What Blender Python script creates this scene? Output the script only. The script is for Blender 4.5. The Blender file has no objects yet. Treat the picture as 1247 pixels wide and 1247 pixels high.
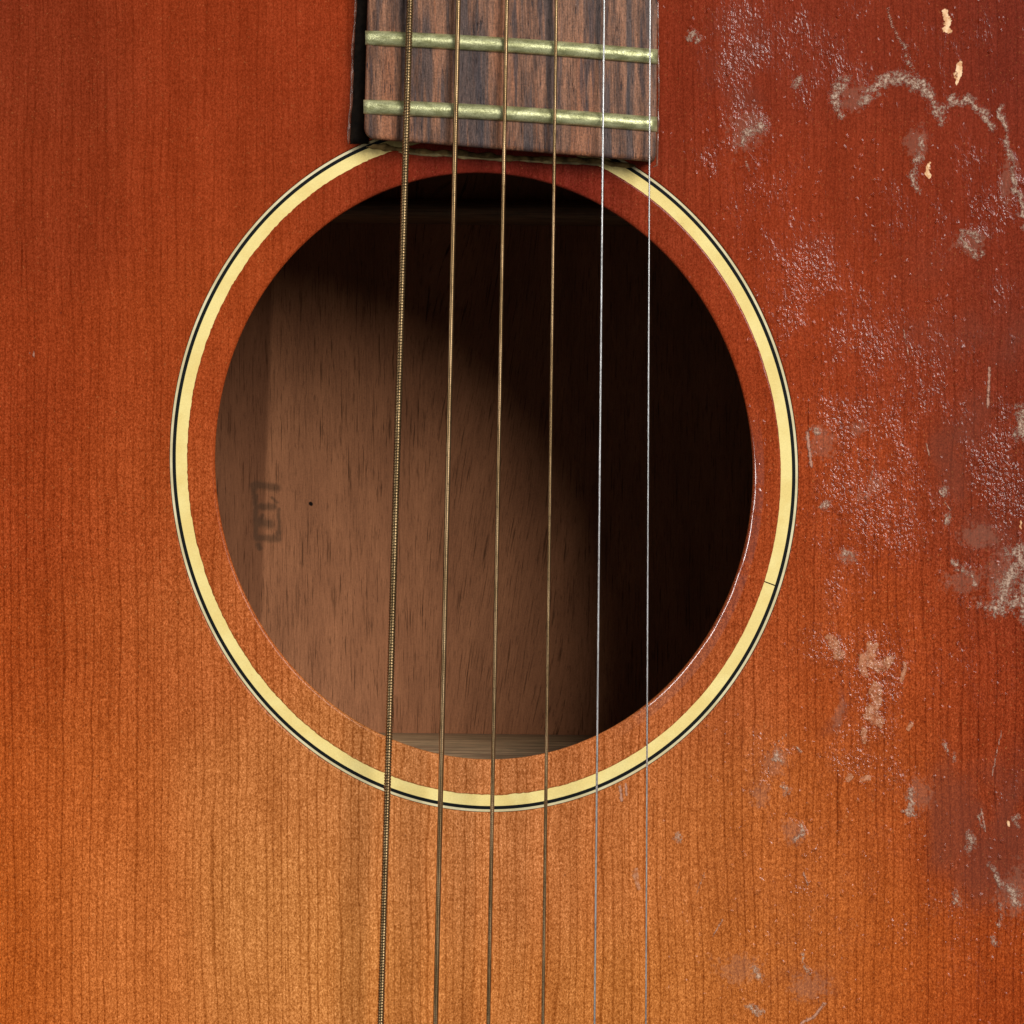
import bpy, math, random
import numpy as np
R = math.radians
scene = bpy.context.scene
# ---------------------------------------------------------------- scale
S = 0.1 / 655.0          # metres per photograph pixel on the soundboard
ZT = 0.105               # height of the soundboard's face above the back
H = 1.05                 # camera above the soundboard
CPX = 623.5

# ---------------------------------------------------------------- camera
cam_d = bpy.data.cameras.new('camera')
cam = bpy.data.objects.new('camera', cam_d)
scene.collection.objects.link(cam)
cam.location = (0, 0, ZT + H)
cam_d.sensor_width = 36
cam_d.lens = 36 * H / (1247 * S)
cam_d.clip_start = 0.01
cam_d.clip_end = 50
scene.camera = cam
scene.render.resolution_x = 1024
scene.render.resolution_y = 1024

# ---------------------------------------------------------------- world and lamps (studio: one small key, weak fills)
w = bpy.data.worlds.new('World')
scene.world = w
w.use_nodes = True
w.node_tree.nodes['Background'].inputs[0].default_value = (0.95, 0.97, 1.0, 1)
w.node_tree.nodes['Background'].inputs[1].default_value = 0.11

def lamp(name, direction, dist, size, power, col, target=(0, 0, ZT), sy=None):
    d = bpy.data.lights.new(name, 'AREA')
    d.energy = power; d.size = size; d.color = col
    if sy:
        d.shape = 'RECTANGLE'; d.size_y = sy
    else:
        d.shape = 'DISK'
    o = bpy.data.objects.new(name, d)
    scene.collection.objects.link(o)
    n = math.sqrt(sum(c * c for c in direction))
    v = [c / n for c in direction]
    o.location = [t + c * dist for t, c in zip(target, v)]
    import mathutils
    o.rotation_euler = mathutils.Vector(v).to_track_quat('Z', 'Y').to_euler()
    return o
lamp('key_lamp', (0.51, 0.40, 1.0), 2.6, 1.15, 78, (1.0, 0.985, 0.96))
lamp('fill_lamp', (-0.93, 0.42, 0.72), 1.3, 1.15, 5.0, (1.0, 0.97, 0.94), sy=0.10)

scene.view_settings.view_transform = 'Standard'
scene.view_settings.look = 'None'
scene.view_settings.exposure = 0
scene.view_settings.gamma = 1

# ---------------------------------------------------------------- helpers
def at(px, py, z=0.0):
    k = (H - z) / H
    return ((px - CPX) * S * k, (CPX - py) * S * k, ZT + z)

def at_np(px, py, z):
    k = (H - z) / H
    return np.stack([(px - CPX) * S * k, (CPX - py) * S * k, ZT + z + 0 * px], -1)

def link(name, me, mat, parent=None, label=None):
    o = bpy.data.objects.new(name, me)
    scene.collection.objects.link(o)
    if mat: me.materials.append(mat)
    if parent: o.parent = parent
    if label: o['label'] = label
    return o

def mesh_np(name, co, faces, smooth=True):
    """co (N,3), faces (M,4) int array"""
    me = bpy.data.meshes.new(name)
    co = np.asarray(co, dtype=np.float32); faces = np.asarray(faces, dtype=np.int32)
    k = faces.shape[1]
    me.vertices.add(len(co)); me.vertices.foreach_set('co', co.ravel())
    me.loops.add(faces.size); me.loops.foreach_set('vertex_index', faces.ravel())
    me.polygons.add(len(faces))
    me.polygons.foreach_set('loop_start', np.arange(0, faces.size, k, dtype=np.int32))
    me.polygons.foreach_set('loop_total', np.full(len(faces), k, dtype=np.int32))
    me.polygons.foreach_set('use_smooth', np.full(len(faces), smooth, dtype=bool))
    me.update(calc_edges=True); me.validate()
    return me

def grid_faces(nr, nc, wrap=False, base=0):
    """vertices laid out [row][col]; wrap closes columns"""
    r = np.arange(nr - 1)[:, None]
    c = np.arange(nc if wrap else nc - 1)[None, :]
    c2 = (c + 1) % nc
    a = r * nc + c; b = r * nc + c2
    f = np.stack([a, b, b + nc, a + nc], -1).reshape(-1, 4)
    return f + base

def attr(me, name, vals):
    a = me.attributes.new(name, 'FLOAT', 'POINT')
    a.data.foreach_set('value', np.asarray(vals, dtype=np.float32).ravel())
def attr_col(me, name, vals):
    a = me.attributes.new(name, 'FLOAT_COLOR', 'POINT')
    v = np.concatenate([vals, np.ones((len(vals), 1))], 1).astype(np.float32)
    a.data.foreach_set('color', v.ravel())

def _h(ix, iy, seed):
    n = (ix.astype(np.int64) * 374761393 + iy.astype(np.int64) * 668265263 + seed * 982451653) & 0xffffffff
    n = ((n ^ (n >> 13)) * 1274126177) & 0xffffffff
    n = n ^ (n >> 16)
    return (n & 0xffff) / 65535.0
def vn(x, y, seed=0):
    ix = np.floor(x); iy = np.floor(y); fx = x - ix; fy = y - iy
    fx = fx * fx * (3 - 2 * fx); fy = fy * fy * (3 - 2 * fy)
    a = _h(ix, iy, seed); b = _h(ix + 1, iy, seed); c = _h(ix, iy + 1, seed); d = _h(ix + 1, iy + 1, seed)
    return (a * (1 - fx) + b * fx) * (1 - fy) + (c * (1 - fx) + d * fx) * fy
def fbm(x, y, seed=0, o=3):
    s = 0; a = .5; t = 0
    for i in range(o):
        s = s + a * vn(x, y, seed + i * 17); t += a; x = x * 2.03; y = y * 2.03; a *= .5
    return s / t
def sstep(e0, e1, x):
    t = np.clip((x - e0) / (e1 - e0), 0, 1); return t * t * (3 - 2 * t)
def lin(c):
    c = np.asarray(c, dtype=float) / 255.0
    return np.where(c <= .04045, c / 12.92, ((c + .055) / 1.055) ** 2.4)

# ---------------------------------------------------------------- shader helper
class Sh:
    def __init__(self, name):
        self.m = bpy.data.materials.new(name); self.m.use_nodes = True
        self.t = self.m.node_tree; self.n = self.t.nodes
        self.b = self.n['Principled BSDF']
        tc = self.n.new('ShaderNodeTexCoord')
        self.px = self.vmath('MULTIPLY', tc.outputs['Object'], (1 / S, 1 / S, 1 / S))   # photograph-pixel sized units
    def L(self, a, b):
        if hasattr(a, 'is_output') or isinstance(a, bpy.types.NodeSocket): self.t.links.new(a, b)
        else:
            if isinstance(a, (tuple, list)) and len(a) == 3 and b.type == 'RGBA': a = (*a, 1)
            b.default_value = a
    def vmath(self, op, a, b):
        n = self.n.new('ShaderNodeVectorMath'); n.operation = op
        self.L(a, n.inputs[0]); self.L(b, n.inputs[1]); return n.outputs[0]
    def math(self, op, a, b=0.0, clamp=False):
        n = self.n.new('ShaderNodeMath'); n.operation = op; n.use_clamp = clamp
        self.L(a, n.inputs[0]); self.L(b, n.inputs[1]); return n.outputs[0]
    def scale(self, sx, sy, sz=1, off=(0, 0, 0), rot=0, src=None):
        n = self.n.new('ShaderNodeMapping')
        self.L(src or self.px, n.inputs[0]); n.inputs['Location'].default_value = off
        n.inputs['Rotation'].default_value = (0, 0, rot)
        n.inputs['Scale'].default_value = (sx, sy, sz); return n.outputs[0]
    def noise(self, v, detail=2, rough=.5, dist=0, col=False):
        n = self.n.new('ShaderNodeTexNoise'); self.L(v, n.inputs['Vector'])
        n.inputs['Scale'].default_value = 1; n.inputs['Detail'].default_value = detail
        n.inputs['Roughness'].default_value = rough; n.inputs['Distortion'].default_value = dist
        return n.outputs['Color' if col else 'Fac']
    def voro(self, v, feat='F1', rand=1):
        n = self.n.new('ShaderNodeTexVoronoi'); self.L(v, n.inputs['Vector']); n.feature = feat
        n.inputs['Scale'].default_value = 1; n.inputs['Randomness'].default_value = rand
        return n.outputs['Distance']
    def mr(self, v, a, b, c=0., d=1., smooth=True):
        n = self.n.new('ShaderNodeMapRange'); n.interpolation_type = 'SMOOTHSTEP' if smooth else 'LINEAR'
        self.L(v, n.inputs[0])
        for i, x in enumerate((a, b, c, d)): n.inputs[i + 1].default_value = x
        return n.outputs[0]
    def mix(self, f, a, b, mode='MIX'):
        n = self.n.new('ShaderNodeMix'); n.data_type = 'RGBA'; n.blend_type = mode
        self.L(f, n.inputs[0]); self.L(a, n.inputs[6]); self.L(b, n.inputs[7]); return n.outputs[2]
    def gray(self, v):
        n = self.n.new('ShaderNodeCombineColor')
        for i in range(3): self.L(v, n.inputs[i])
        return n.outputs[0]
    def attr(self, name, col=False):
        n = self.n.new('ShaderNodeAttribute'); n.attribute_name = name
        return n.outputs['Color' if col else 'Fac']
    def bump(self, h, dist, strength=1, normal=None):
        n = self.n.new('ShaderNodeBump'); n.inputs['Distance'].default_value = dist
        n.inputs['Strength'].default_value = strength
        self.L(h, n.inputs['Height'])
        if normal: self.L(normal, n.inputs['Normal'])
        return n.outputs[0]
    def set(self, k, v): self.L(v, self.b.inputs[k])
    def xyz(self, src=None):
        n = self.n.new('ShaderNodeSeparateXYZ'); self.L(src or self.px, n.inputs[0]); return n.outputs

# ---------------------------------------------------------------- damage on the lacquer: strokes as distance fields
# (points in photograph pixels, half width)
CRUST = [([(1011,121),(1018,132),(1024,142)],5), ([(1016,128),(1020,108),(1031,97)],6.5),
 ([(1052,124),(1060,110),(1074,99),(1099,96)],8), ([(1074,92),(1090,90)],4), ([(1096,94),(1114,99),(1128,112),(1137,126),(1146,146)],8.5),
 ([(1144,132),(1161,122),(1182,123),(1197,137),(1208,153)],5.5), ([(1114,87),(1106,68),(1096,50)],3.2),
 ([(1119,189),(1112,207),(1113,224),(1119,232)],5), ([(1124,168),(1123,180)],4),
 ([(1219,132),(1224,160),(1229,185)],3.6), ([(1229,185),(1236,216),(1243,250),(1249,276)],4.4),
 ([(1172,284),(1184,282),(1192,294)],3.8), ([(1176,303),(1190,312),(1196,304)],4), ([(1168,290),(1176,300)],3.4),
 ([(905,166),(914,160),(926,154)],8), ([(900,176),(906,172)],5), ([(842,44),(848,50)],6), ([(972,92),(968,104)],5),
 ([(1247,500),(1246,530)],11), ([(1238,672),(1250,690)],17), ([(1236,690),(1226,712)],13), ([(1222,722),(1216,742)],12), ([(1228,738),(1240,730)],9), ([(1250,705),(1245,750)],9),
 ([(1209,752),(1212,738),(1203,740)],4), ([(1163,683),(1166,692)],3), ([(1172,690),(1175,700)],3), ([(1181,700),(1188,713)],4), ([(1153,628),(1155,638)],4), ([(1190,738),(1197,740)],3.6),
 ([(1164,1092),(1168,1098)],7.5), ([(1152,597),(1153,600)],5), ([(1001,611),(1004,616)],5), ([(1030,674),(1036,677)],6), ([(992,522),(995,525)],4.5),
 ([(1109,965),(1112,980),(1106,990)],5), ([(1098,990),(1118,992)],4), ([(1180,1018),(1185,1028),(1179,1034)],5), ([(1188,1020),(1190,1030)],3.5),
 ([(972,1003),(977,1012),(970,1026)],3.4), ([(947,919),(950,924)],7), ([(955,958),(958,963)],6), ([(967,910),(972,916)],4),
 ([(1148,905),(1152,910)],3.5), ([(1163,918),(1163,926)],3), ([(1150,898),(1153,916)],2.6), ([(1192,990),(1198,1010)],2.6), ([(1206,1050),(1220,1078)],4), ([(1210,1138),(1213,1150)],4),
 ([(1218,1100),(1219,1126)],3), ([(1232,1085),(1240,1100)],9), ([(1236,995),(1240,1003)],4), ([(822,1018),(826,1022)],5), ([(978,1160),(982,1184)],2.6), ([(912,1228),(926,1234)],6), ([(920,1180),(925,1190)],6), ([(1143,594),(1150,600)],2)]
PEACH = [([(1152,12),(1156,22),(1150,34),(1156,37)],5), ([(1167,79),(1167,92),(1164,101)],3.4), ([(1129,200),(1129,213)],2.6),
 ([(1228,1000),(1229,1003)],3)] + [([(x, y), (x + 2, y - 5)], 1.5) for x, y in ((239,433),(249,409),(254,392),(268,364),(281,341),(296,318),(350,253),(363,245),(425,204),(228,470),(1245,640))]
SCAR = [([(775,1060),(776,1074),(779,1083)],4), ([(1062,786),(1060,806),(1068,812),(1084,806)],9), ([(1052,800),(1050,820)],7), ([(1064,838),(1068,852),(1060,868)],10), ([(1058,872),(1072,878)],8),
 ([(1052,888),(1050,902)],5), ([(1050,948),(1058,946)],5), ([(1036,942),(1032,948)],4), ([(1015,778),(1022,800)],10), ([(1096,832),(1102,808)],3), ([(1110,880),(1106,888)],3)]
SCRATCH = [([(1205,448),(1204,470),(1203,496)],2.0), ([(983,527),(985,545),(988,567)],2.4), ([(976,1246),(992,1238),(1004,1222)],2.2),
 ([(1081,11),(1086,30),(1096,50)],1.8), ([(1220,890),(1214,915),(1208,945)],1.1), ([(1195,985),(1200,1012)],1.4), 
 ([(755,958),(757,975)],2.2), ([(762,955),(763,968)],1.6), ([(36,431),(41,436),(41,430)],1.2), ([(908,196),(912,208)],1.3), ([(1060,585),(1066,560)],.9), ([(940,910),(960,893)],1.0),
 ([(868,1140),(880,1120)],1.1), ([(1100,400),(1108,440)],.8), ([(1128,540),(1132,555)],1.2), ([(848,1090),(858,1062)],.9), ([(984,1078),(978,1062)],1.3), ([(1150,610),(1158,622)],1.0)]
FILM = [(1000,541,22,26),(1067,588,15,12),(968,1015,18,16),(1180,297,20,18),(1050,602,14,10),(908,160,30,30),(1033,676,14,9),(1120,970,20,26),(948,932,20,18),(1170,705,34,20),(1190,650,30,18),
 (1238,1088,26,40),(1120,176,16,22),(1035,115,20,22),(1225,220,12,40),(900,1180,36,20),(985,1200,26,22),(1020,870,9,20),(930,970,16,18),(1215,700,26,40),(1045,520,12,10)]
PURPLE = [(1158,1005,34,70,1.0),(1195,1070,50,52,.9),(1165,560,38,85,.75),(1195,640,60,40,.6),(1230,1010,36,90,.8),(1160,420,70,40,.5),(890,60,60,50,.55),(1130,330,60,60,.35),(1022,866,14,26,.6),
 (1210,940,50,50,.5),(905,120,40,45,.6),(1010,300,50,40,.35),(980,1190,50,34,.45),(925,955,26,30,.35),(1230,420,40,60,.5)]
ROUGH = [(1150,1130,110,80,.7),(1000,1080,90,90,.75),(1090,960,60,60,.8),(880,1100,70,80,.5),(905,60,60,60,1),(890,165,45,55,1),(1000,60,60,70,.8),(1080,230,60,40,.55),(930,230,50,70,.7),(975,340,55,62,1.35),(1040,330,60,70,.6),(1070,430,90,60,1),(1040,520,70,60,1.1),(1060,610,75,75,1.25),
 (1100,500,60,60,.9),(1225,570,40,70,1.25),(1180,690,60,50,.6),(1030,690,50,50,.9),(1015,790,36,48,1.5),(1070,840,46,70,1.4),(1055,920,36,44,1.25),(1130,730,60,60,.5),(1140,820,50,70,.6),
 (940,940,40,40,.9),(960,1090,70,60,.75),(1000,1020,50,50,.75),(1010,1140,80,50,.6),(1110,1000,50,70,.45),(1100,1130,70,50,.5),(1180,1170,70,70,.55),(1180,1040,60,60,.5),(830,1100,50,90,.45),
 (860,1180,60,60,.5),(930,1210,70,50,.55),(1205,250,40,60,1),(1130,60,60,60,.45),(1180,200,40,60,.45),(1240,380,40,60,.6),(1130,280,60,50,.6),(1200,820,60,60,.5),(760,1010,40,50,.35),(880,900,30,40,.45),(1215,940,40,70,.5)]

def stroke_field(x, y, strokes):
    out = np.full(x.shape, -1.0)
    for pts, wd in strokes:
        xs = [p[0] for p in pts]; ys = [p[1] for p in pts]; m = wd * 2 + 4
        idx = np.nonzero((x > min(xs) - m) & (x < max(xs) + m) & (y > min(ys) - m) & (y < max(ys) + m))[0]
        if not len(idx): continue
        X = x[idx]; Y = y[idx]; d = np.full(X.shape, 1e9)
        if len(pts) == 1: pts = pts * 2
        for (ax, ay), (bx, by) in zip(pts[:-1], pts[1:]):
            vx, vy = bx - ax, by - ay; q = vx * vx + vy * vy + 1e-9
            t = np.clip(((X - ax) * vx + (Y - ay) * vy) / q, 0, 1)
            d = np.minimum(d, np.hypot(X - ax - t * vx, Y - ay - t * vy))
        out[idx] = np.maximum(out[idx], np.clip(1 - d / wd, -1, 1))
    return out
def blob_field(x, y, blobs, soft=1.0):
    out = np.zeros(x.shape)
    for b in blobs:
        s = b[4] if len(b) > 4 else 1
        d = ((x - b[0]) / b[2]) ** 2 + ((y - b[1]) / b[3]) ** 2
        out = np.maximum(out, s * np.exp(-d * soft))
    return out

# the sunburst: what the lacquer's own colour is at points of the face (sRGB)
BURST = [(-60,-60,(112,36,20)),(60,60,(124,43,21)),(250,40,(136,47,21)),(400,40,(140,48,22)),(60,250,(131,46,21)),(250,250,(142,50,22)),(390,160,(138,48,22)),
 (30,450,(140,50,21)),(190,450,(148,55,23)),(30,620,(146,54,22)),(160,620,(156,62,26)),(20,800,(150,58,21)),(150,800,(164,72,31)),(260,800,(170,80,38)),
 (15,950,(162,68,24)),(120,950,(177,84,37)),(300,950,(182,100,52)),(20,1100,(170,76,27)),(150,1100,(183,93,44)),(330,1100,(188,110,58)),(15,1230,(176,80,29)),(150,1230,(186,97,46)),
 (330,1230,(190,109,57)),(440,1000,(188,109,60)),(440,1200,(194,115,60)),(540,1060,(190,109,60)),(540,1230,(190,107,55)),(640,1060,(188,106,60)),(640,1230,(189,106,54)),(740,1060,(185,100,52)),
 (740,1230,(184,104,50)),(850,1000,(176,92,44)),(850,1230,(178,94,43)),(960,1000,(170,82,36)),(960,1200,(174,88,39)),(1080,950,(162,70,28)),(1080,1200,(166,74,27)),(1200,1200,(150,58,20)),(1247,1240,(146,54,18)),
 (1200,950,(136,48,20)),(1247,1000,(120,42,22)),(1010,800,(158,66,27)),(1100,800,(152,58,23)),(1200,820,(134,46,20)),(990,620,(152,58,24)),(1080,620,(144,52,22)),(1200,600,(120,42,23)),(1247,700,(116,40,22)),
 (980,420,(142,50,22)),(1100,420,(132,46,23)),(1230,420,(116,40,24)),(900,250,(138,46,21)),(1050,230,(130,44,21)),(1200,230,(118,38,20)),(830,80,(130,43,22)),(950,60,(122,42,25)),(1100,40,(120,39,20)),(1230,40,(108,34,20)),
 # ring between hole and rosette
 (300,340,(150,58,24)),(250,480,(152,60,26)),(245,620,(162,72,34)),(290,780,(174,88,46)),(400,900,(182,104,58)),(520,945,(184,108,64)),(620,955,(182,104,62)),(740,925,(176,94,52)),(850,850,(166,78,40)),(930,700,(154,62,28)),
 (940,560,(148,56,25)),(910,400,(142,50,23)),(830,270,(130,46,24)),(700,205,(112,34,24)),(600,200,(108,32,24)),(500,200,(118,36,24)),(400,240,(142,52,24))]
BP = np.array([(b[0], b[1]) for b in BURST], float); BC = lin([b[2] for b in BURST]) * np.array([.92, 1.03, .90])
def burst(x, y):
    x = np.clip(x, -60, 1300); y = np.clip(y, -60, 1300)
    num = np.zeros(x.shape + (3,)); den = np.zeros(x.shape)
    for (bx, by), c in zip(BP, BC):
        wgt = np.exp(-((x - bx) ** 2 + (y - by) ** 2) / (2 * 62.0 ** 2)) + 1e-7 / (1 + ((x - bx) ** 2 + (y - by) ** 2) / 1e4)
        num += wgt[..., None] * c; den += wgt
    return num / den[..., None]

# ---------------------------------------------------------------- materials
def mat_soundboard():
    s = Sh('lacquered_spruce')
    x = s.xyz()
    base = s.attr('burst', True)
    # growth lines: uneven pitch, faint wander
    wob = s.math('MULTIPLY', s.noise(s.scale(.006, .0035), 2), 26)
    wid = s.math('MULTIPLY', s.noise(s.scale(.035, .0002, 0), 2), 22)
    gx = s.math('ADD', s.math('ADD', x[0], wob), wid)
    fr = s.math('FRACT', s.math('MULTIPLY', gx, 1 / 10.6))
    late = s.math('MULTIPLY', s.mr(fr, .66, .85), s.mr(fr, .88, .97, 1, 0))
    idn = s.math('MULTIPLY', s.math('FLOOR', s.math('MULTIPLY', gx, 1 / 10.6)), 7.31)
    cid = s.n.new('ShaderNodeCombineXYZ'); s.L(idn, cid.inputs[0]); s.L(s.math('MULTIPLY', x[1], .002), cid.inputs[1])
    amp = s.mr(s.noise(cid.outputs[0], 1), .3, .65, .50, .9)
    lower = s.mr(x[1], 300, -250, .55, 1)          # the red lacquer at the neck end hides the grain
    streak = s.mr(s.noise(s.scale(.42, .013), 3, .7), .36, .68)
    fine = s.noise(s.scale(.48, .30, .3), 3, .75)
    spk = s.noise(s.scale(.75, .5, .3), 2, .8)
    broad = s.noise(s.scale(.035, .0035), 3, .6)
    mott = s.noise(s.scale(.014, .010), 4, .6)
    g = s.math('MULTIPLY', s.math('MULTIPLY', late, amp), lower)
    g = s.math('SUBTRACT', 1, s.math('MULTIPLY', g, .38))
    g = s.math('MULTIPLY', g, s.mr(streak, 0, 1, .92, 1.07, False))
    sp = s.math('MULTIPLY', s.mr(fine, .3, .7, .62, 1.46, False), s.mr(spk, .28, .72, .62, 1.44, False))
    sp = s.math('POWER', sp, s.mr(x[1], 450, -100, .7, 1.1))
    g = s.math('MULTIPLY', g, sp)
    g = s.math('MULTIPLY', g, s.mr(broad, .3, .7, .90, 1.10, False))
    g = s.math('MULTIPLY', g, s.mr(s.noise(s.scale(.012, .075, 1, rot=.12), 3, .6, .4), .3, .7, .965, 1.035, False))
    g = s.math('MULTIPLY', g, s.mr(mott, .3, .7, .95, 1.05, False))
    # long dark check lines in the old lacquer
    chk = s.mr(s.noise(s.scale(.16, .0045, 1, (31, 4, 0)), 3, .6, .15), .685, .74)
    g = s.math('MULTIPLY', g, s.mr(chk, 0, 1, 1, .62, False))
    pale = s.mr(s.noise(s.scale(.34, .26, .3, (9, 2, 1)), 3, .8), .62, .71)   # pale fibre flecks
    gc = s.n.new('ShaderNodeCombineColor'); s.L(g, gc.inputs[0]); s.L(s.math('POWER', g, 1.35), gc.inputs[1]); s.L(s.math('POWER', g, 1.9), gc.inputs[2])
    col = s.mix(1, base, gc.outputs[0], 'MULTIPLY')
    col = s.mix(s.math('MULTIPLY', pale, s.mr(lower, .42, 1, .18, .38)), col, (.68, .30, .10))
    rough_m = s.attr('rough'); film = s.attr('film'); pur = s.attr('purple')
    col = s.mix(s.math('MULTIPLY', pur, .45), col, (.140, .040, .024))
    fn = s.noise(s.scale(.16, .13), 4, .7)
    filmf = s.math('MULTIPLY', s.mr(s.math('ADD', film, s.math('MULTIPLY', s.math('SUBTRACT', fn, .5), 2.4)), .42, .8), .22)
    col = s.mix(filmf, col, (.30, .17, .115))
    # lumps
    lump_v = s.vmath('ADD', s.px, s.vmath('MULTIPLY', s.noise(s.scale(.14, .14), 2, .5, 0, True), (7, 7, 0)))
    l1 = s.voro(s.scale(.22, .18, .1, src=lump_v), 'F1')
    l2 = s.noise(s.scale(.40, .32, .1), 2, .6)
    hgt = s.math('ADD', s.math('MULTIPLY', s.math('SUBTRACT', 1, l1), 1.0), s.math('MULTIPLY', l2, .9))
    roughb = s.mr(s.math('ADD', rough_m, s.math('MULTIPLY', s.math('SUBTRACT', s.noise(s.scale(.035, .016, 1, (5, 5, 5)), 4, .78), .5), 2.8)), .30, 1.6, 0, 1)
    # grime in the valleys between the lumps, pale rubbed tops
    val = s.math('MULTIPLY', s.mr(l1, .45, .8), roughb)
    col = s.mix(s.math('MULTIPLY', val, .35), col, (.08, .02, .012))
    top = s.math('MULTIPLY', s.mr(l1, .34, .10), roughb)
    col = s.mix(s.math('MULTIPLY', top, .07), col, (.45, .20, .13))
    # scars: lacquer flaked to the bare pinkish wood
    n1 = s.noise(s.scale(.13, .11), 4, .75)
    sc = s.mr(s.math('ADD', s.attr('scar'), s.math('MULTIPLY', s.math('SUBTRACT', n1, .5), 2.2)), .25, .40)
    col = s.mix(s.math('MULTIPLY', sc, s.mr(n1, .35, .7, .35, .95)), col, s.mix(s.mr(s.noise(s.scale(.3, .3), 3, .7), .4, .6), (.34, .13, .06), (.56, .27, .15)))
    n2 = s.noise(s.scale(.30, .26, 1, (3, 3, 3)), 4, .8)
    n3 = s.noise(s.scale(.12, .12, 1, (7, 3, 3)), 3, .6)
    cr = s.mr(s.math('ADD', s.attr('crust'), s.math('ADD', s.math('MULTIPLY', s.math('SUBTRACT', n2, .5), 3.6), s.math('MULTIPLY', s.math('SUBTRACT', n3, .5), 2.4))), .05, 1.25)
    ccol = s.mix(s.mr(n2, .35, .62), (.30, .16, .105), (.66, .51, .38))
    col = s.mix(s.math('MULTIPLY', cr, .66), col, ccol)
    pe = s.mr(s.math('ADD', s.attr('peach'), s.math('MULTIPLY', s.math('SUBTRACT', n2, .5), 1.6)), .1, .3)
    col = s.mix(pe, col, s.mix(s.mr(n3, .4, .6), (.86, .58, .34), (.62, .32, .15)))
    st = s.mr(s.math('ADD', s.attr('scratch'), s.math('MULTIPLY', s.math('SUBTRACT', n2, .5), 3.2)), .0, .6)
    col = s.mix(s.math('MULTIPLY', st, .62), col, (.55, .32, .23))
    # tiny scattered nicks over the old finish
    nk = s.mr(s.voro(s.scale(.021, .018)), .045, .02)
    nk = s.math('MULTIPLY', nk, s.mr(s.noise(s.scale(.2, .2), 2), .45, .55))
    col = s.mix(s.math('MULTIPLY', nk, .55), col, (.06, .015, .01))
    s.set('Base Color', col)
    s.set('Roughness', s.math('ADD', s.math('SUBTRACT', s.mr(roughb, 0, 1, .19, .14), s.math('MULTIPLY', s.attr('edge'), .08)), s.math('MULTIPLY', cr, .35), True))
    s.set('Specular IOR Level', s.math('ADD', s.mr(s.math('ADD', roughb, s.mr(x[0], 60, 260, 0, .4)), 0, 1, .08, .26), s.math('MULTIPLY', s.attr('edge'), .9)))
    fineb = s.math('ADD', s.math('MULTIPLY', fine, .6), s.math('MULTIPLY', late, -.5))
    nrm = s.bump(fineb, .000012, .5)
    nrm = s.bump(s.math('MULTIPLY', hgt, roughb), .00013, 1, nrm)
    pim = s.math('MULTIPLY', s.mr(s.voro(s.scale(.085, .07, .1, (2, 7, 3), src=lump_v)), .26, .08), s.mr(s.math('ADD', s.math('MULTIPLY', rough_m, .35), s.noise(s.scale(.03, .012, 1, (1, 6, 2)), 3, .7)), .52, .72))
    nrm = s.bump(s.math('MULTIPLY', pim, s.mr(x[0], 60, 260)), .00015, 1, nrm)
    nrm = s.bump(s.math('ADD', s.math('MULTIPLY', sc, .5), s.math('ADD', s.math('MULTIPLY', cr, s.math('ADD', n2, .4)), st)), .00012, 1, nrm)
    s.set('Normal', nrm)
    s.set('Coat Weight', s.attr('edge')); s.set('Coat Roughness', .10); s.set('Coat IOR', 2.0)
    return s.m

def mat_wood_end():
    s = Sh('bare_spruce'); n = s.noise(s.scale(.3, .04, .3), 3)
    s.set('Base Color', s.mix(n, (.50, .30, .14), (.66, .45, .24))); s.set('Roughness', .7); return s.m

def mat_mahogany():
    s = Sh('mahogany_back'); x = s.xyz()
    # figure leans in the middle of the panel
    lean = s.mr(x[0], -150, -40)
    lean2 = s.mr(x[0], 120, 10)
    sh = s.math('MULTIPLY', s.math('MULTIPLY', lean, lean2), s.math('MULTIPLY', x[1], .16))
    cx = s.n.new('ShaderNodeCombineXYZ'); s.L(s.math('SUBTRACT', x[0], sh), cx.inputs[0]); s.L(x[1], cx.inputs[1])
    v = cx.outputs[0]
    pore = s.mr(s.noise(s.scale(.42, .012, 1, src=v), 3, .70), .565, .67)
    pore2 = s.mr(s.noise(s.scale(.50, .05, 1, (4, 8, 0), src=v), 2, .6), .58, .70)
    fib = s.noise(s.scale(.45, .03, 1, src=v), 4, .7)
    br = s.noise(s.scale(.02, .005, 1, src=v), 3, .6)
    spk = s.noise(s.scale(.5, .4, 1), 2, .8)
    g = s.math('MULTIPLY', s.mr(fib, .25, .75, .78, 1.22, False), s.mr(br, .3, .7, .82, 1.16, False))
    g = s.math('MULTIPLY', g, s.mr(spk, .25, .75, .86, 1.14, False))
    g = s.math('MULTIPLY', g, s.math('SUBTRACT', 1, s.math('MULTIPLY', pore, .60)))
    g = s.math('MULTIPLY', g, s.math('SUBTRACT', 1, s.math('MULTIPLY', pore2, .34)))
    col = s.mix(1, s.mix(br, (.300, .118, .055), (.330, .138, .062)), s.gray(g), 'MULTIPLY')
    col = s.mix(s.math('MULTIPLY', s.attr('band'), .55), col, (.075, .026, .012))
    ink = s.math('MULTIPLY', s.mr(s.math('ADD', s.attr('ink'), s.math('MULTIPLY', s.math('SUBTRACT', s.noise(s.scale(.2, .12), 3, .6), .5), 1.1)), -.6, .7), .56)
    col = s.mix(ink, col, (.045, .030, .018))
    col = s.mix(s.mr(s.attr('knot'), .0, .5), col, (.01, .006, .004))
    s.set('Base Color', col); s.set('Roughness', .7); s.set('Specular IOR Level', .05)
    s.set('Normal', s.bump(s.math('SUBTRACT', fib, pore), .00015, .5)); return s.m

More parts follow.
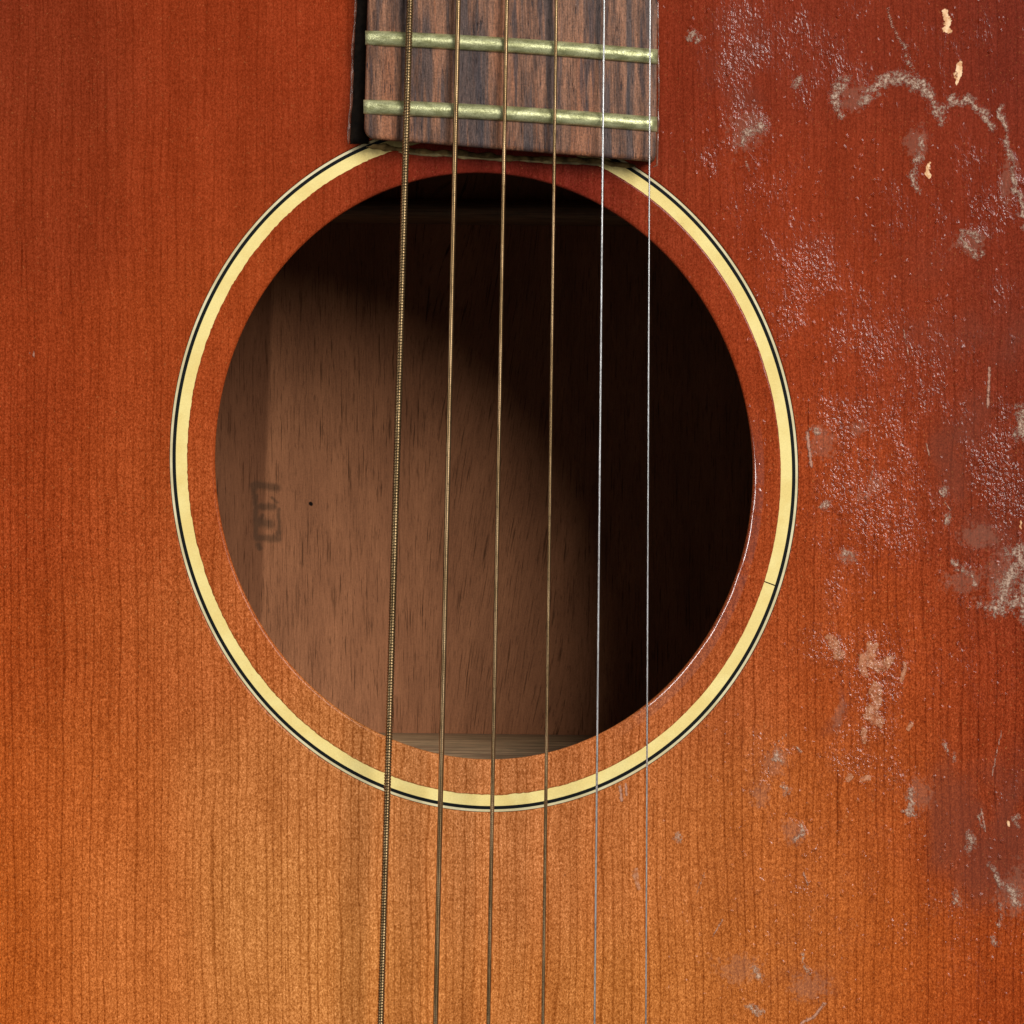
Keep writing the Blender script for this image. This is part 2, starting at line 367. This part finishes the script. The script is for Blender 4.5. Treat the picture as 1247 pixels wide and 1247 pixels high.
def mat_brace():
    s = Sh('brace_spruce')
    n = s.noise(s.scale(.01, .30), 3, .6); n2 = s.noise(s.scale(.05, .05), 3)
    c = s.mix(s.mr(n, .35, .65), (.19, .10, .045), (.36, .215, .105))
    s.set('Base Color', s.mix(s.mr(n2, .45, .65, 0, .35), c, (.12, .10, .05))); s.set('Roughness', .75); return s.m

def mat_side():
    s = Sh('mahogany_side'); n = s.noise(s.scale(.05, .05, .3), 3)
    s.set('Base Color', s.mix(n, (.10, .045, .025), (.16, .075, .04))); s.set('Roughness', .55); return s.m

def mat_cream(name, a, b):
    s = Sh(name)
    n = s.noise(s.scale(.02, .02), 4, .6); n2 = s.noise(s.scale(.5, .5), 2, .7)
    c = s.mix(s.mr(n, .35, .65), a, b)
    c = s.mix(1, c, s.gray(s.mr(n2, .3, .7, .92, 1.06, False)), 'MULTIPLY')
    d = s.mr(s.noise(s.scale(.09, .09, 1, (3, 1, 0)), 3, .7), .66, .76)
    c = s.mix(s.math('MULTIPLY', d, .35), c, (.45, .28, .10))
    # grime where the fingerboard meets the ring
    x = s.xyz(); g = s.mr(s.math('ADD', s.math('ADD', x[1], s.math('MULTIPLY', x[0], .06)), s.math('MULTIPLY', s.noise(s.scale(.12, .12), 3), 22)), 432, 452)
    c = s.mix(s.math('MULTIPLY', g, .75), c, (.16, .10, .03))
    s.set('Base Color', c); s.set('Roughness', .35); s.set('Specular IOR Level', .15); return s.m

def mat_simple(name, col, rough=.5, metal=0, var=.2, sc=.1):
    s = Sh(name); n = s.noise(s.scale(sc, sc, sc), 3, .6)
    s.set('Base Color', s.mix(s.mr(n, .3, .7), tuple(c * (1 - var) for c in col), tuple(c * (1 + var) for c in col)))
    s.set('Roughness', rough); s.set('Metallic', metal); s.set('Specular IOR Level', .1 if rough > .4 else .5); return s.m

def mat_rosewood():
    s = Sh('rosewood')
    a = s.noise(s.scale(.045, .0022, .02), 3, .6, .25)
    b = s.noise(s.scale(.12, .008, .05, (3, 9, 1)), 4, .65)
    f = s.noise(s.scale(.5, .045, .2), 3, .75)
    spk = s.noise(s.scale(.5, .4, .4), 2, .8)
    c = s.mix(s.mr(b, .35, .65), (.080, .036, .021), (.25, .112, .060))
    c = s.mix(s.math('MULTIPLY', s.mr(a, .52, .60), .80), c, (.055, .040, .038))
    c = s.mix(s.math('MULTIPLY', s.mr(a, .46, .38), .55), c, (.29, .105, .045))
    pore = s.mr(s.noise(s.scale(.45, .04, .2, (8, 3, 1)), 3, .6), .60, .70)
    c = s.mix(s.math('MULTIPLY', pore, .9), c, (.016, .014, .017))
    dark = s.mr(s.noise(s.scale(.085, .006, .05, (13, 9, 1)), 3, .6), .55, .64)
    c = s.mix(s.math('MULTIPLY', dark, .7), c, (.03, .024, .028))
    g = s.math('MULTIPLY', s.mr(f, .3, .7, .60, 1.38, False), s.mr(spk, .3, .7, .58, 1.42, False))
    c = s.mix(1, c, s.gray(g), 'MULTIPLY')
    dust = s.mr(s.noise(s.scale(.55, .5, .3, (2, 2, 2)), 2, .9), .70, .76)
    c = s.mix(s.math('MULTIPLY', dust, .5), c, (.5, .42, .38))
    s.set('Base Color', c); s.set('Roughness', .45); s.set('Specular IOR Level', .22)
    s.set('Normal', s.bump(s.math('SUBTRACT', f, s.math('MULTIPLY', pore, .8)), .0001, .8)); return s.m

def mat_fret():
    s = Sh('tarnished_nickel')
    n = s.noise(s.scale(.05, .16, .1), 3, .6); n2 = s.noise(s.scale(.4, .4, .4), 3, .8); n3 = s.noise(s.scale(.035, .1, .1, (2, 5, 1)), 3)
    c = s.mix(s.mr(n, .35, .65), (.33, .33, .15), (.60, .60, .32))
    c = s.mix(s.mr(n3, .55, .75, 0, .4), c, (.24, .22, .10))
    c = s.mix(s.mr(n2, .60, .75, 0, .6), c, (.14, .13, .06))
    s.set('Base Color', c); s.set('Metallic', .55)
    s.set('Roughness', s.mr(n2, .3, .7, .22, .42)); s.set('Normal', s.bump(n2, .00008, .9)); return s.m

def mat_wind(name, c1, c2, rough=.34):
    s = Sh(name)
    n = s.noise(s.scale(.08, .012, .1), 3, .6); n2 = s.noise(s.scale(.2, .2, .2), 3, .7)
    c = s.mix(s.mr(n, .35, .65), c1, c2); c = s.mix(s.mr(n2, .5, .7, 0, .5), c, tuple(v * .35 for v in c1))
    s.set('Base Color', c); s.set('Metallic', .9); s.set('Roughness', rough); return s.m

M_top = mat_soundboard(); M_back = mat_mahogany(); M_brace = mat_brace(); M_side = mat_side(); M_end = mat_wood_end()
M_cream = mat_cream('cream_celluloid', (.76, .585, .21), (.82, .67, .27)); M_cream2 = mat_cream('pale_celluloid', (.56, .47, .26), (.68, .60, .37))
M_black = mat_simple('black_purfling', (.004, .005, .005), .6, 0, .2)
M_groove = mat_simple('groove_dirt', (.05, .028, .015), .7)
M_rose = mat_rosewood(); M_fret = mat_fret()
M_glue = mat_simple('old_glue', (.16, .10, .035), .45, 0, .75, .07)
M_lacq = mat_simple('lacquer_lip', (.20, .075, .045), .16, 0, .5, .08)
M_bronze = mat_wind('phosphor_bronze', (.20, .125, .055), (.33, .22, .105), .30)
M_bronze2 = mat_wind('worn_bronze', (.20, .125, .055), (.36, .235, .12), .28)
M_steel = mat_wind('plain_steel', (.42, .42, .41), (.60, .60, .59), .30)
M_core = mat_simple('string_core', (.03, .022, .012), .5, .6)

# ---------------------------------------------------------------- the guitar
guitar = bpy.data.objects.new('acoustic_guitar', None)
scene.collection.objects.link(guitar)
guitar['label'] = 'worn sunburst acoustic guitar seen close at its cream-ringed soundhole under six strings'
guitar['category'] = 'guitar'

CX, CY, SHR = 589.3, 567.6, 0.026
def ell(th, rx, ry, cy=CY):
    x = rx * np.cos(th); return CX + x, cy + ry * np.sin(th) + SHR * x
OUT = (383.0, 421.6)                 # outer edge of the rosette
RI = (383 - 22.2, 421.6 - 22.0)      # its inner edge
HOLE = (327.5, 357.0)
# body outline in photograph pixels, as radius per angle about the hole
def outline(th):
    pts = [(615,-415),(900,-405),(1210,-380),(1430,-250),(1530,0),(1530,220),(1460,520),(1410,800),(1420,1050),(1560,1350),(1780,1650),(1880,1950),(1850,2300),(1680,2600),(1350,2790),(950,2850),(615,2860)]
    pts = pts + [(1230 - a, b) for a, b in reversed(pts[1:-1])]
    P = np.array(pts, float); a = np.unwrap(np.arctan2(P[:, 1] - CY, P[:, 0] - CX)); r = np.hypot(P[:, 0] - CX, P[:, 1] - CY)
    a2 = np.concatenate([a - 2 * np.pi, a, a + 2 * np.pi]); r2 = np.tile(r, 3)
    t = th.copy()
    rr = np.interp(t, a2, r2)
    k = sum(np.interp(t + d, a2, r2) for d in np.linspace(-.09, .09, 13)) / 13
    return k

th = np.concatenate([np.arange(R(-68), R(86), .0031), np.arange(R(86), R(292), .016)])
nth = len(th)
cs, sn = np.cos(th), np.sin(th)
ex, ey = ell(th, *OUT)
ang = np.arctan2(ey - CY, ex - CX)
rb = outline(np.where(ang < -np.pi / 2 - .3, ang + 2 * np.pi, ang))
dx, dy = np.cos(ang), np.sin(ang)
# frame rectangle radius
x0, x1, y0, y1 = -90, 1340, -90, 1340
with np.errstate(divide='ignore'):
    rf = np.minimum(np.where(dx > 0, (x1 - CX) / dx, (x0 - CX) / dx), np.where(dy > 0, (y1 - CY) / dy, (y0 - CY) / dy))
re = np.hypot(ex - CX, ey - CY)
NA, NB = 230, 26
rows = []
# outer lip of the groove, then face, then out to the body's edge
tA = np.linspace(0, 1, NA)
rowr = [re] + [re + (rf - re) * t for t in tA] + [rf + (rb - rf) * t for t in np.linspace(0, 1, NB)[1:]]
PXo = np.stack([CX + dx * r for r in rowr]); PYo = np.stack([CY + dy * r for r in rowr])

def masks(x, y):
    sh = x.shape; X = x.ravel(); Y = y.ravel()
    jx = X + (fbm(X / 26, Y / 26, 5) - .5) * 9; jy = Y + (fbm(X / 26, Y / 26, 9) - .5) * 9
    jx2 = X + (fbm(X / 9, Y / 9, 15) - .5) * 13; jy2 = Y + (fbm(X / 9, Y / 9, 19) - .5) * 13
    wx = X + (fbm(X / 50, Y / 50, 25) - .5) * 70; wy = Y + (fbm(X / 50, Y / 50, 29) - .5) * 70
    m = {}
    m['crust'] = stroke_field(jx2, jy2, CRUST); m['peach'] = stroke_field(jx2, jy2, PEACH); m['scar'] = stroke_field(jx, jy, SCAR)
    m['scratch'] = stroke_field(X, Y, SCRATCH); m['film'] = blob_field(wx * .3 + jx * .7, wy * .3 + jy * .7, FILM)
    m['purple'] = sstep(.15, .8, blob_field(wx, wy, PURPLE) + (fbm(X / 30, Y / 30, 33) - .5) * .3) * sstep(800, 860, X)
    m['rough'] = blob_field(wx, wy, ROUGH, .75) * sstep(700, 900, X)
    return m
mo = masks(PXo, PYo)
crh = np.clip(mo['crust'], 0, 1).reshape(PXo.shape); sch = np.clip(mo['scar'], 0, 1).reshape(PXo.shape)
fl = mo['film'].reshape(PXo.shape)
zo = (crh ** .6) * 0.00005 * (0.3 + vn(PXo / 4, PYo / 4, 3)) + sch ** .7 * .00012 * vn(PXo / 7, PYo / 7, 4) + sstep(.3, .55, fl) * .00004
zo += (fbm(PXo / 45, PYo / 60, 41) - .5) * .00006 * sstep(820, 950, PXo)
zo[0] = -0.0004
zo[1] += 0.0
zo[1:] *= sstep(0, 8, np.arange(len(rowr) - 1))[:, None]
co_o = at_np(PXo, PYo, 0 * PXo); co_o[..., 2] += zo
fo = grid_faces(PXo.shape[0], nth, True)

# inner part: rosette inner edge -> hole edge (rolled) -> wall -> underside out to the outline
nt2 = 900
t2 = np.linspace(0, 2 * np.pi, nt2, endpoint=False)
jit = (vn(t2 * 34, t2 * 0, 77) - .5) * .5 + (vn(t2 * 130, t2 * 0, 78) - .5) * 1.0
jit = np.where((np.cos(t2) < .3), jit, jit * .35)
rows_i = []; z_i = []
def addrow(rx, ry, z): 
    x, y = ell(t2, rx, ry); rows_i.append((x, y)); z_i.append(np.zeros(nt2) + z)
addrow(RI[0] + .8 + jit, RI[1] + .8 + jit, -.0005)
addrow(RI[0] + .8 + jit, RI[1] + .8 + jit, -.00008)
addrow(RI[0] - .2 + jit, RI[1] - .2 + jit, 0.00000)
for k in range(1, 15):
    t = k / 15; addrow(RI[0] * (1 - t) + (HOLE[0] + 9.9) * t, RI[1] * (1 - t) + (HOLE[1] + 9.9) * t, 0)
lipm = sstep(R(-14), R(2), np.where(t2 > np.pi, t2 - 2 * np.pi, t2)) * (1 - sstep(R(50), R(64), np.where(t2 > np.pi, t2 - 2 * np.pi, t2)))
r_ = 4.5 + 4.5 * lipm * (.6 + .6 * vn(t2 * 14, t2 * 0, 8))
lipm = lipm * (.35 + .65 * (vn(t2 * 22, t2 * 0, 61) > .22))
for k in range(0, 7):                       # softened edge, worn unevenly
    a = R(90) * k / 6
    addrow(HOLE[0] + r_ - r_ * math.sin(a), HOLE[1] + r_ - r_ * math.sin(a), -r_ * S * .75 * (1 - math.cos(a)))
for k in range(3, 17): z_i[k] = z_i[k] + (fbm(np.cos(t2) * 14 + 50 + k * .2, np.sin(t2) * 14 + 50, 7) - .5) * .00006
addrow(HOLE[0] + .6, HOLE[1] + .6, -.0029)
addrow(HOLE[0] + 2, HOLE[1] + 2, -.0031)
PXi = np.stack([r[0] for r in rows_i]); PYi = np.stack([r[1] for r in rows_i]); Zi = np.stack(z_i)
co_i = at_np(PXi, PYi, 0 * PXi); co_i[..., 2] += Zi
fi = grid_faces(PXi.shape[0], nt2, True, co_o.shape[0] * nth)
mi = masks(PXi, PYi)
co = np.concatenate([co_o.reshape(-1, 3), co_i.reshape(-1, 3)])
# winding: outer rows go outward with clockwise-in-picture angle; fix by recalculating below
me = mesh_np('soundboard', co, np.concatenate([fo, fi[:, ::-1]]))
bx = np.concatenate([PXo.ravel(), PXi.ravel()]); by = np.concatenate([PYo.ravel(), PYi.ravel()])
attr_col(me, 'burst', burst(bx, by))
ed_i = np.zeros(PXi.shape); ed_i[15:25] = lipm[None, :]
attr(me, 'edge', np.concatenate([np.zeros(PXo.size), ed_i.ravel()]))
for k in mo: attr(me, k, np.concatenate([mo[k], mi[k]]))
if me.polygons[nth * 20].normal.z < 0 or me.polygons[len(fo) + nt2 * 8].normal.z < 0:
    me.flip_normals() if me.polygons[nth * 20].normal.z < 0 else None
soundboard = link('soundboard', me, M_top, guitar, 'orange to dark red sunburst spruce top with crazed and scarred lacquer')

# underside of the soundboard (inside the box), with its thickness
nu = 256; tu = np.linspace(0, 2 * np.pi, nu, endpoint=False)
ro = outline(np.where(tu > 1.5 * np.pi, tu - 2 * np.pi, tu)) - 2
hx, hy = ell(tu, HOLE[0] + 2, HOLE[1] + 2)
hr = np.hypot(hx - CX, hy - CY); ha = np.arctan2(hy - CY, hx - CX)
ro = outline(ha); 
U = np.stack([at_np(CX + np.cos(ha) * (hr + (ro - hr) * t), CY + np.sin(ha) * (hr + (ro - hr) * t), 0 * ha) for t in np.linspace(0, 1, 8)])
U[..., 2] -= .0031
link('soundboard_underside', mesh_np('soundboard_underside', U.reshape(-1, 3), grid_faces(8, nu, True)), M_end, guitar)

# sides
top_r = outline(ha)
rim = []
for z in (0.0, -.0031, -.03, -.06, -.085, -.1035):
    rr = at_np(CX + np.cos(ha) * top_r, CY + np.sin(ha) * top_r, 0 * ha); rr[..., 2] = ZT + z; rim.append(rr)
link('side', mesh_np('side', np.stack(rim).reshape(-1, 3), grid_faces(len(rim), nu, True)), M_side, guitar)

# back panel at its depth: fine where the stamp is
BZ = -0.1010
def axis(a, b, fine0, fine1, st, coarse):
    return np.unique(np.concatenate([np.arange(a, fine0, coarse), np.arange(fine0, fine1, st), np.arange(fine1, b + coarse, coarse)]))
gx = axis(-700, 1900, 250, 420, 1.5, 60); gy = axis(-500, 2950, 570, 690, 1.5, 70)
GX, GY = np.meshgrid(gx, gy)
cb = at_np(GX, GY, 0 * GX + BZ)
# keep the panel inside the body
meb = mesh_np('back_panel', cb.reshape(-1, 3), grid_faces(len(gy), len(gx), False)[:, ::-1])
INK = [([(309,592),(312,590),(337,594)],4.6), ([(309,590),(309,600)],3.4), ([(311,604),(312,655)],3.2), ([(317,617),(333,617)],4.4), ([(331,606),(338,612)],1.6),
       ([(316,634),(327,638)],6), ([(339,620),(340,650)],2.0), ([(313,655),(338,656)],4.4), ([(314,663),(316,668)],3), ([(338,648),(339,658)],2.2), ([(315,640),(320,628)],2.4)]
gxx = GX.ravel(); gyy = GY.ravel()
attr(meb, 'ink', stroke_field(gxx + (fbm(gxx / 6, gyy / 6, 3) - .5) * 3, gyy, INK))
attr(meb, 'knot', stroke_field(gxx, gyy, [([(378,613),(379,614)], 3)]))
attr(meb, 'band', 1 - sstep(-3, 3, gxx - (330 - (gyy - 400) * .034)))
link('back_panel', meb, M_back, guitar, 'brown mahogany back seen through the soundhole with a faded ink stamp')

def loft(name, sections, mat, parent, cap=True, label=None):
    n = len(sections[0]); V = np.array(sections).reshape(-1, 3)
    F = [tuple(f) for f in grid_faces(len(sections), n, True)]
    if cap: F += [tuple(range(n))[::-1], tuple(range((len(sections) - 1) * n, len(sections) * n))]
    me = bpy.data.meshes.new(name); me.from_pydata([tuple(v) for v in V], [], F)
    for p in me.polygons: p.use_smooth = len(p.vertices) == 4
    import bmesh
    b = bmesh.new(); b.from_mesh(me); bmesh.ops.recalc_face_normals(b, faces=b.faces); b.to_mesh(me); b.free()
    return link(name, me, mat, parent, label)

# braces glued across the inside of the back: arched bars
def brace(ya, yb, h, x0, x1, label):
    secs = []
    for i in range(33):
        px = x0 + (x1 - x0) * i / 32
        tap = min(1, 1.0 * min(i, 32 - i) / 6 + .15)
        sec = []
        yy = (ya + yb) / 2 + (px - 590) * .012; hw = (yb - ya) / 2
        for k in range(13):
            a = math.pi * k / 12
            sec.append(at(px, yy - hw * math.cos(a) * .98, BZ + .0003 + h * tap * (math.sin(a) ** .55)))
        sec.append(at(px, yy + hw, BZ - .0006)); sec.append(at(px, yy - hw, BZ - .0006))
        secs.append(sec)
    return loft('brace', secs, M_brace, guitar, label=label)
brace(893, 990, .009, -150, 1380, 'pale spruce brace showing at the bottom of the soundhole')
brace(243, 274, .009, -150, 1380, 'shadowed brace near the top of the soundhole')
# end-grain brace of the soundboard is hidden; linings omitted

# ---- rosette
def ring(name, o, i, z0, zt, mat, parent, start=0.0, gap=0.0, n=720, nz=0, label=None):
    a0 = start + gap / 2; a1 = start + 2 * np.pi - gap / 2
    t = np.linspace(a0, a1, n)
    rows_ = []
    prof = [(o, z0), (o, zt), (i, zt), (i, z0)]
    for d, z in prof:
        x, y = ell(t, OUT[0] - d, OUT[1] - d)
        p = at_np(x, y, 0 * x); p[..., 2] = ZT + z; rows_.append(p)
    F = grid_faces(len(prof), n)
    m = mesh_np(name, np.stack(rows_).reshape(-1, 3), F, False)
    return link(name, m, mat, parent, label)
ros = ring('rosette', -1.0, 25.5, -.0012, -.0005, M_groove, guitar, label='cream and black ring inlaid round the soundhole')
ring('outer_ring', 0.7, 3.6, -.0006, -.00006, M_cream2, ros, label='thin pale outer ring')
ring('black_ring', 3.75, 7.7, -.0006, -.00009, M_black, ros, label='thin black ring')
th_s = math.atan2((704 - CY) / OUT[1], (945 - CX) / OUT[0])
ring('cream_ring', 7.75, 24.4, -.0006, -.00011, M_cream, ros, start=th_s, gap=.0036, label='wide cream ring')

# ---- fingerboard
FZ = 0.0068
CAMB = 0.0006
def fb_x(y): return 447.5 - y * .0262, 800.5 - y * .006
def fb_yb(u): return 170 + 27 * u
def camber(u): return CAMB * (1 - (2 * u - 1) ** 2)
secs = []
es = [0, .6, 1.5, 3, 5, 7.5, 10, 14] + list(np.arange(20, 600, 10))
rc = 15.0; bz = 5.0
for e in es:
    ins = rc - math.sqrt(max(0, rc * rc - (rc - e) ** 2)) if e < rc else 0
    drop = (bz - math.sqrt(max(0, bz * bz - (bz - e) ** 2))) * S if e < bz else 0
    sec = []
    prof = []
    nu_ = 28
    prof.append((0, 'b')); prof.append((0, 's'))
    for k in range(1, 5): prof.append((0, ('r', k / 4)))
    def put(u, z, side_in=0):
        y = fb_yb(u) - e
        l, r = fb_x(y)
        insL = ins; insR = ins * .35
        l += insL; r -= insR
        x = l + (r - l) * u + side_in
        return at(x, y, z)
    br_ = 4.0
    sec.append(put(0, .0000)); sec.append(put(0, FZ - br_ * S - drop))
    for k in range(1, 5):
        a = R(90) * k / 4; sec.append(put(0, FZ - br_ * S * (1 - math.sin(a)) - drop, br_ * .8 * (1 - math.cos(a))))
    for k in range(1, nu_):
        u = k / nu_; sec.append(put(u, FZ + camber(u) - drop))
    for k in range(4, 0, -1):
        a = R(90) * k / 4; sec.append(put(1, FZ - br_ * .5 * S * (1 - math.sin(a)) - drop, -br_ * .4 * (1 - math.cos(a))))
    sec.append(put(1, FZ - br_ * .5 * S - drop)); sec.append(put(1, .0000))
    secs.append(sec)
fb = loft('fingerboard', secs, M_rose, guitar, label='streaked brown rosewood fingerboard end with rounded corner')

def fret(yl, yr, hw, idx):
    secs = []; N = 44
    for i in range(N + 1):
        u = -.004 + 1.006 * i / N
        y = yl + (yr - yl) * min(max(u, 0), 1) - 2.2 * math.sin(math.pi * min(max(u, 0), 1))
        l, r = fb_x(y); x = l + (r - l) * u
        en = min(i / 3.0, 1); er = min((N - i) / 1.0, 1)
        hh = .00135 * (.35 + .65 * en) * (.5 + .5 * er); ww = hw * (.93 + .07 * en)
        sec = []
        cz = FZ + camber(min(max(u, 0), 1))
        for k in range(13):
            a = math.pi * k / 12
            sec.append(at(x, y - ww * math.cos(a) * (1 if k not in (0, 12) else 1.0), cz - .0001 + hh * math.sin(a)))
        sec.append(at(x, y + ww * .5, cz - .0007)); sec.append(at(x, y - ww * .5, cz - .0007))
        secs.append(sec)
    return loft('fret', secs, M_fret, fb)
yl, yr, gap = 130.0, 151.5, 84.0
for k in range(7):
    fret(yl, yr, 9.4, k)
    yl -= gap; yr -= gap * .98; gap *= 1.06

# old glue squeezed out along the fingerboard's end, and the lacquer lip at its side
def bead(name, pts, rad, mat, seed, flat=.6, label=None, zoff=0, parent=None):
    rnd = random.Random(seed); secs = []
    P = []
    for (a, b) in zip(pts[:-1], pts[1:]):
        n = max(2, int(math.hypot(b[0] - a[0], b[1] - a[1]) / 2.5))
        for i in range(n): P.append((a[0] + (b[0] - a[0]) * i / n, a[1] + (b[1] - a[1]) * i / n))
    P.append(pts[-1])
    n = len(P)
    for i, (x, y) in enumerate(P):
        j = min(i + 1, n - 1); k = max(i - 1, 0)
        tx, ty = P[j][0] - P[k][0], P[j][1] - P[k][1]; q = math.hypot(tx, ty) or 1
        nx, ny = -ty / q, tx / q
        v = float(fbm(np.array([i * .22]), np.array([seed * 3.1]), seed, 3)[0])
        r = rad * (.25 + 1.5 * v) * min(1, i / 3 + .1, (n - 1 - i) / 3 + .1)
        o_ = (float(vn(np.array([i * .15]), np.array([seed * 1.7]), seed + 3)[0]) - .5) * rad * .9
        secs.append([at(x + nx * (r * math.cos(a) + o_), y + ny * (r * math.cos(a) + o_), zoff + flat * r * S * math.sin(a)) for a in [2 * math.pi * q_ / 8 for q_ in range(8)]])
    return loft(name, secs, mat, parent or guitar, label=label)
bead('glue_line', [(446,178),(500,183),(560,187),(620,192),(680,195),(740,198),(775,202)], 3.4, M_glue, 4, .5, 'olive brown squeezed-out glue at the fingerboard end')
bead('glue_line', [(485,186),(530,188),(590,193),(650,196),(735,200)], 2.0, mat_simple('amber_glue', (.34, .25, .10), .35, 0, .5, .06), 9, .7, 'thin amber thread of glue under the fingerboard end')
bead('lacquer_lip', [(434,-90),(433,0),(431,40),(428.5,90),(427,130),(425.5,160),(424,176)], 1.9, M_lacq, 6, .7, 'glossy lip of lacquer along the fingerboard')
bead('lacquer_lip', [(801,0),(801.5,60),(802,120),(801,170),(800,201),(794,204)], 1.3, M_lacq, 12, .6)

# bare gap beside the fingerboard, coloured black to deepen the shadow cast there
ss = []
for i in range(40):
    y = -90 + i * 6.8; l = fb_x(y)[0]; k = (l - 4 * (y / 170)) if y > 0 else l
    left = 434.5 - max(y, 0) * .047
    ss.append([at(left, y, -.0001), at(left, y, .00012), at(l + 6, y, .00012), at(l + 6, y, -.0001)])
loft('shadow_gap', ss, mat_simple('shadow_gap_dark', (.012, .007, .004), .7, 0, .5, .1), guitar, label='black strip over the bare gap, painting in the shadow of the fingerboard')

# ---- strings
def wound(name, a, b, wd, pitch, mat, label, ribs=.16, nr=12, z0=.0096, z1=.0112):
    # a, b: picture x at y=0 and y=1247; runs past both ends of the frame
    ys, ye = -400.0, 1700.0
    L = ye - ys; per = 5
    n = int(L / pitch * per)
    t = np.arange(n + 1) / per                       # in windings
    y = ys + t * pitch
    f = (y - 0) / 1247.0
    x = a + (b - a) * f; z = z0 + (z1 - z0) * f
    ph = np.arange(nr) / nr * 2 * np.pi
    T, PH = np.meshgrid(t, ph, indexing='ij')
    rr = wd / 2 * (1 - ribs + ribs * np.abs(np.cos(np.pi * (T - PH / (2 * np.pi)))) ** .6 * 1.0)
    k = (H - z) / H
    cx_ = (x - CPX) * S * k; cy_ = (CPX - y) * S * k; cz_ = ZT + z
    V = np.stack([cx_[:, None] + rr * S * np.cos(PH), np.repeat(cy_[:, None], nr, 1), cz_[:, None] + rr * S * np.sin(PH)], -1)
    return link(name, mesh_np(name, V.reshape(-1, 3), grid_faces(n + 1, nr, True)), mat, guitar, label)
wound('string', 499.3, 463.5, 8.8, 3.45, M_bronze, 'thickest wound bronze string with coarse windings', .30, 14)
wound('string', 558.2, 530.3, 6.2, 2.7, M_bronze2, 'second thickest wound bronze string', .05)
wound('string', 617.2, 594.6, 5.0, 2.3, M_bronze2, 'third wound bronze string', .035, 10)
wound('string', 677.6, 661.0, 4.1, 2.0, M_bronze2, 'thinnest wound bronze string', .03, 10)
def plain(a, b, wd, label):
    z0, z1 = .0096, .0112; secs = []
    for i in range(43):
        y = -400 + i * 50; f = y / 1247
        x, y_, z_ = at(a + (b - a) * f, y, z0 + (z1 - z0) * f)
        secs.append([(x + wd / 2 * S * math.cos(q), y_, z_ + wd / 2 * S * math.sin(q)) for q in [2 * math.pi * j / 12 for j in range(12)]])
    return loft('string', secs, M_steel, guitar, label=label)
plain(735.8, 724.0, 2.6, 'thicker plain steel string')
plain(791.7, 786.5, 2.0, 'thinnest plain steel string at the right')
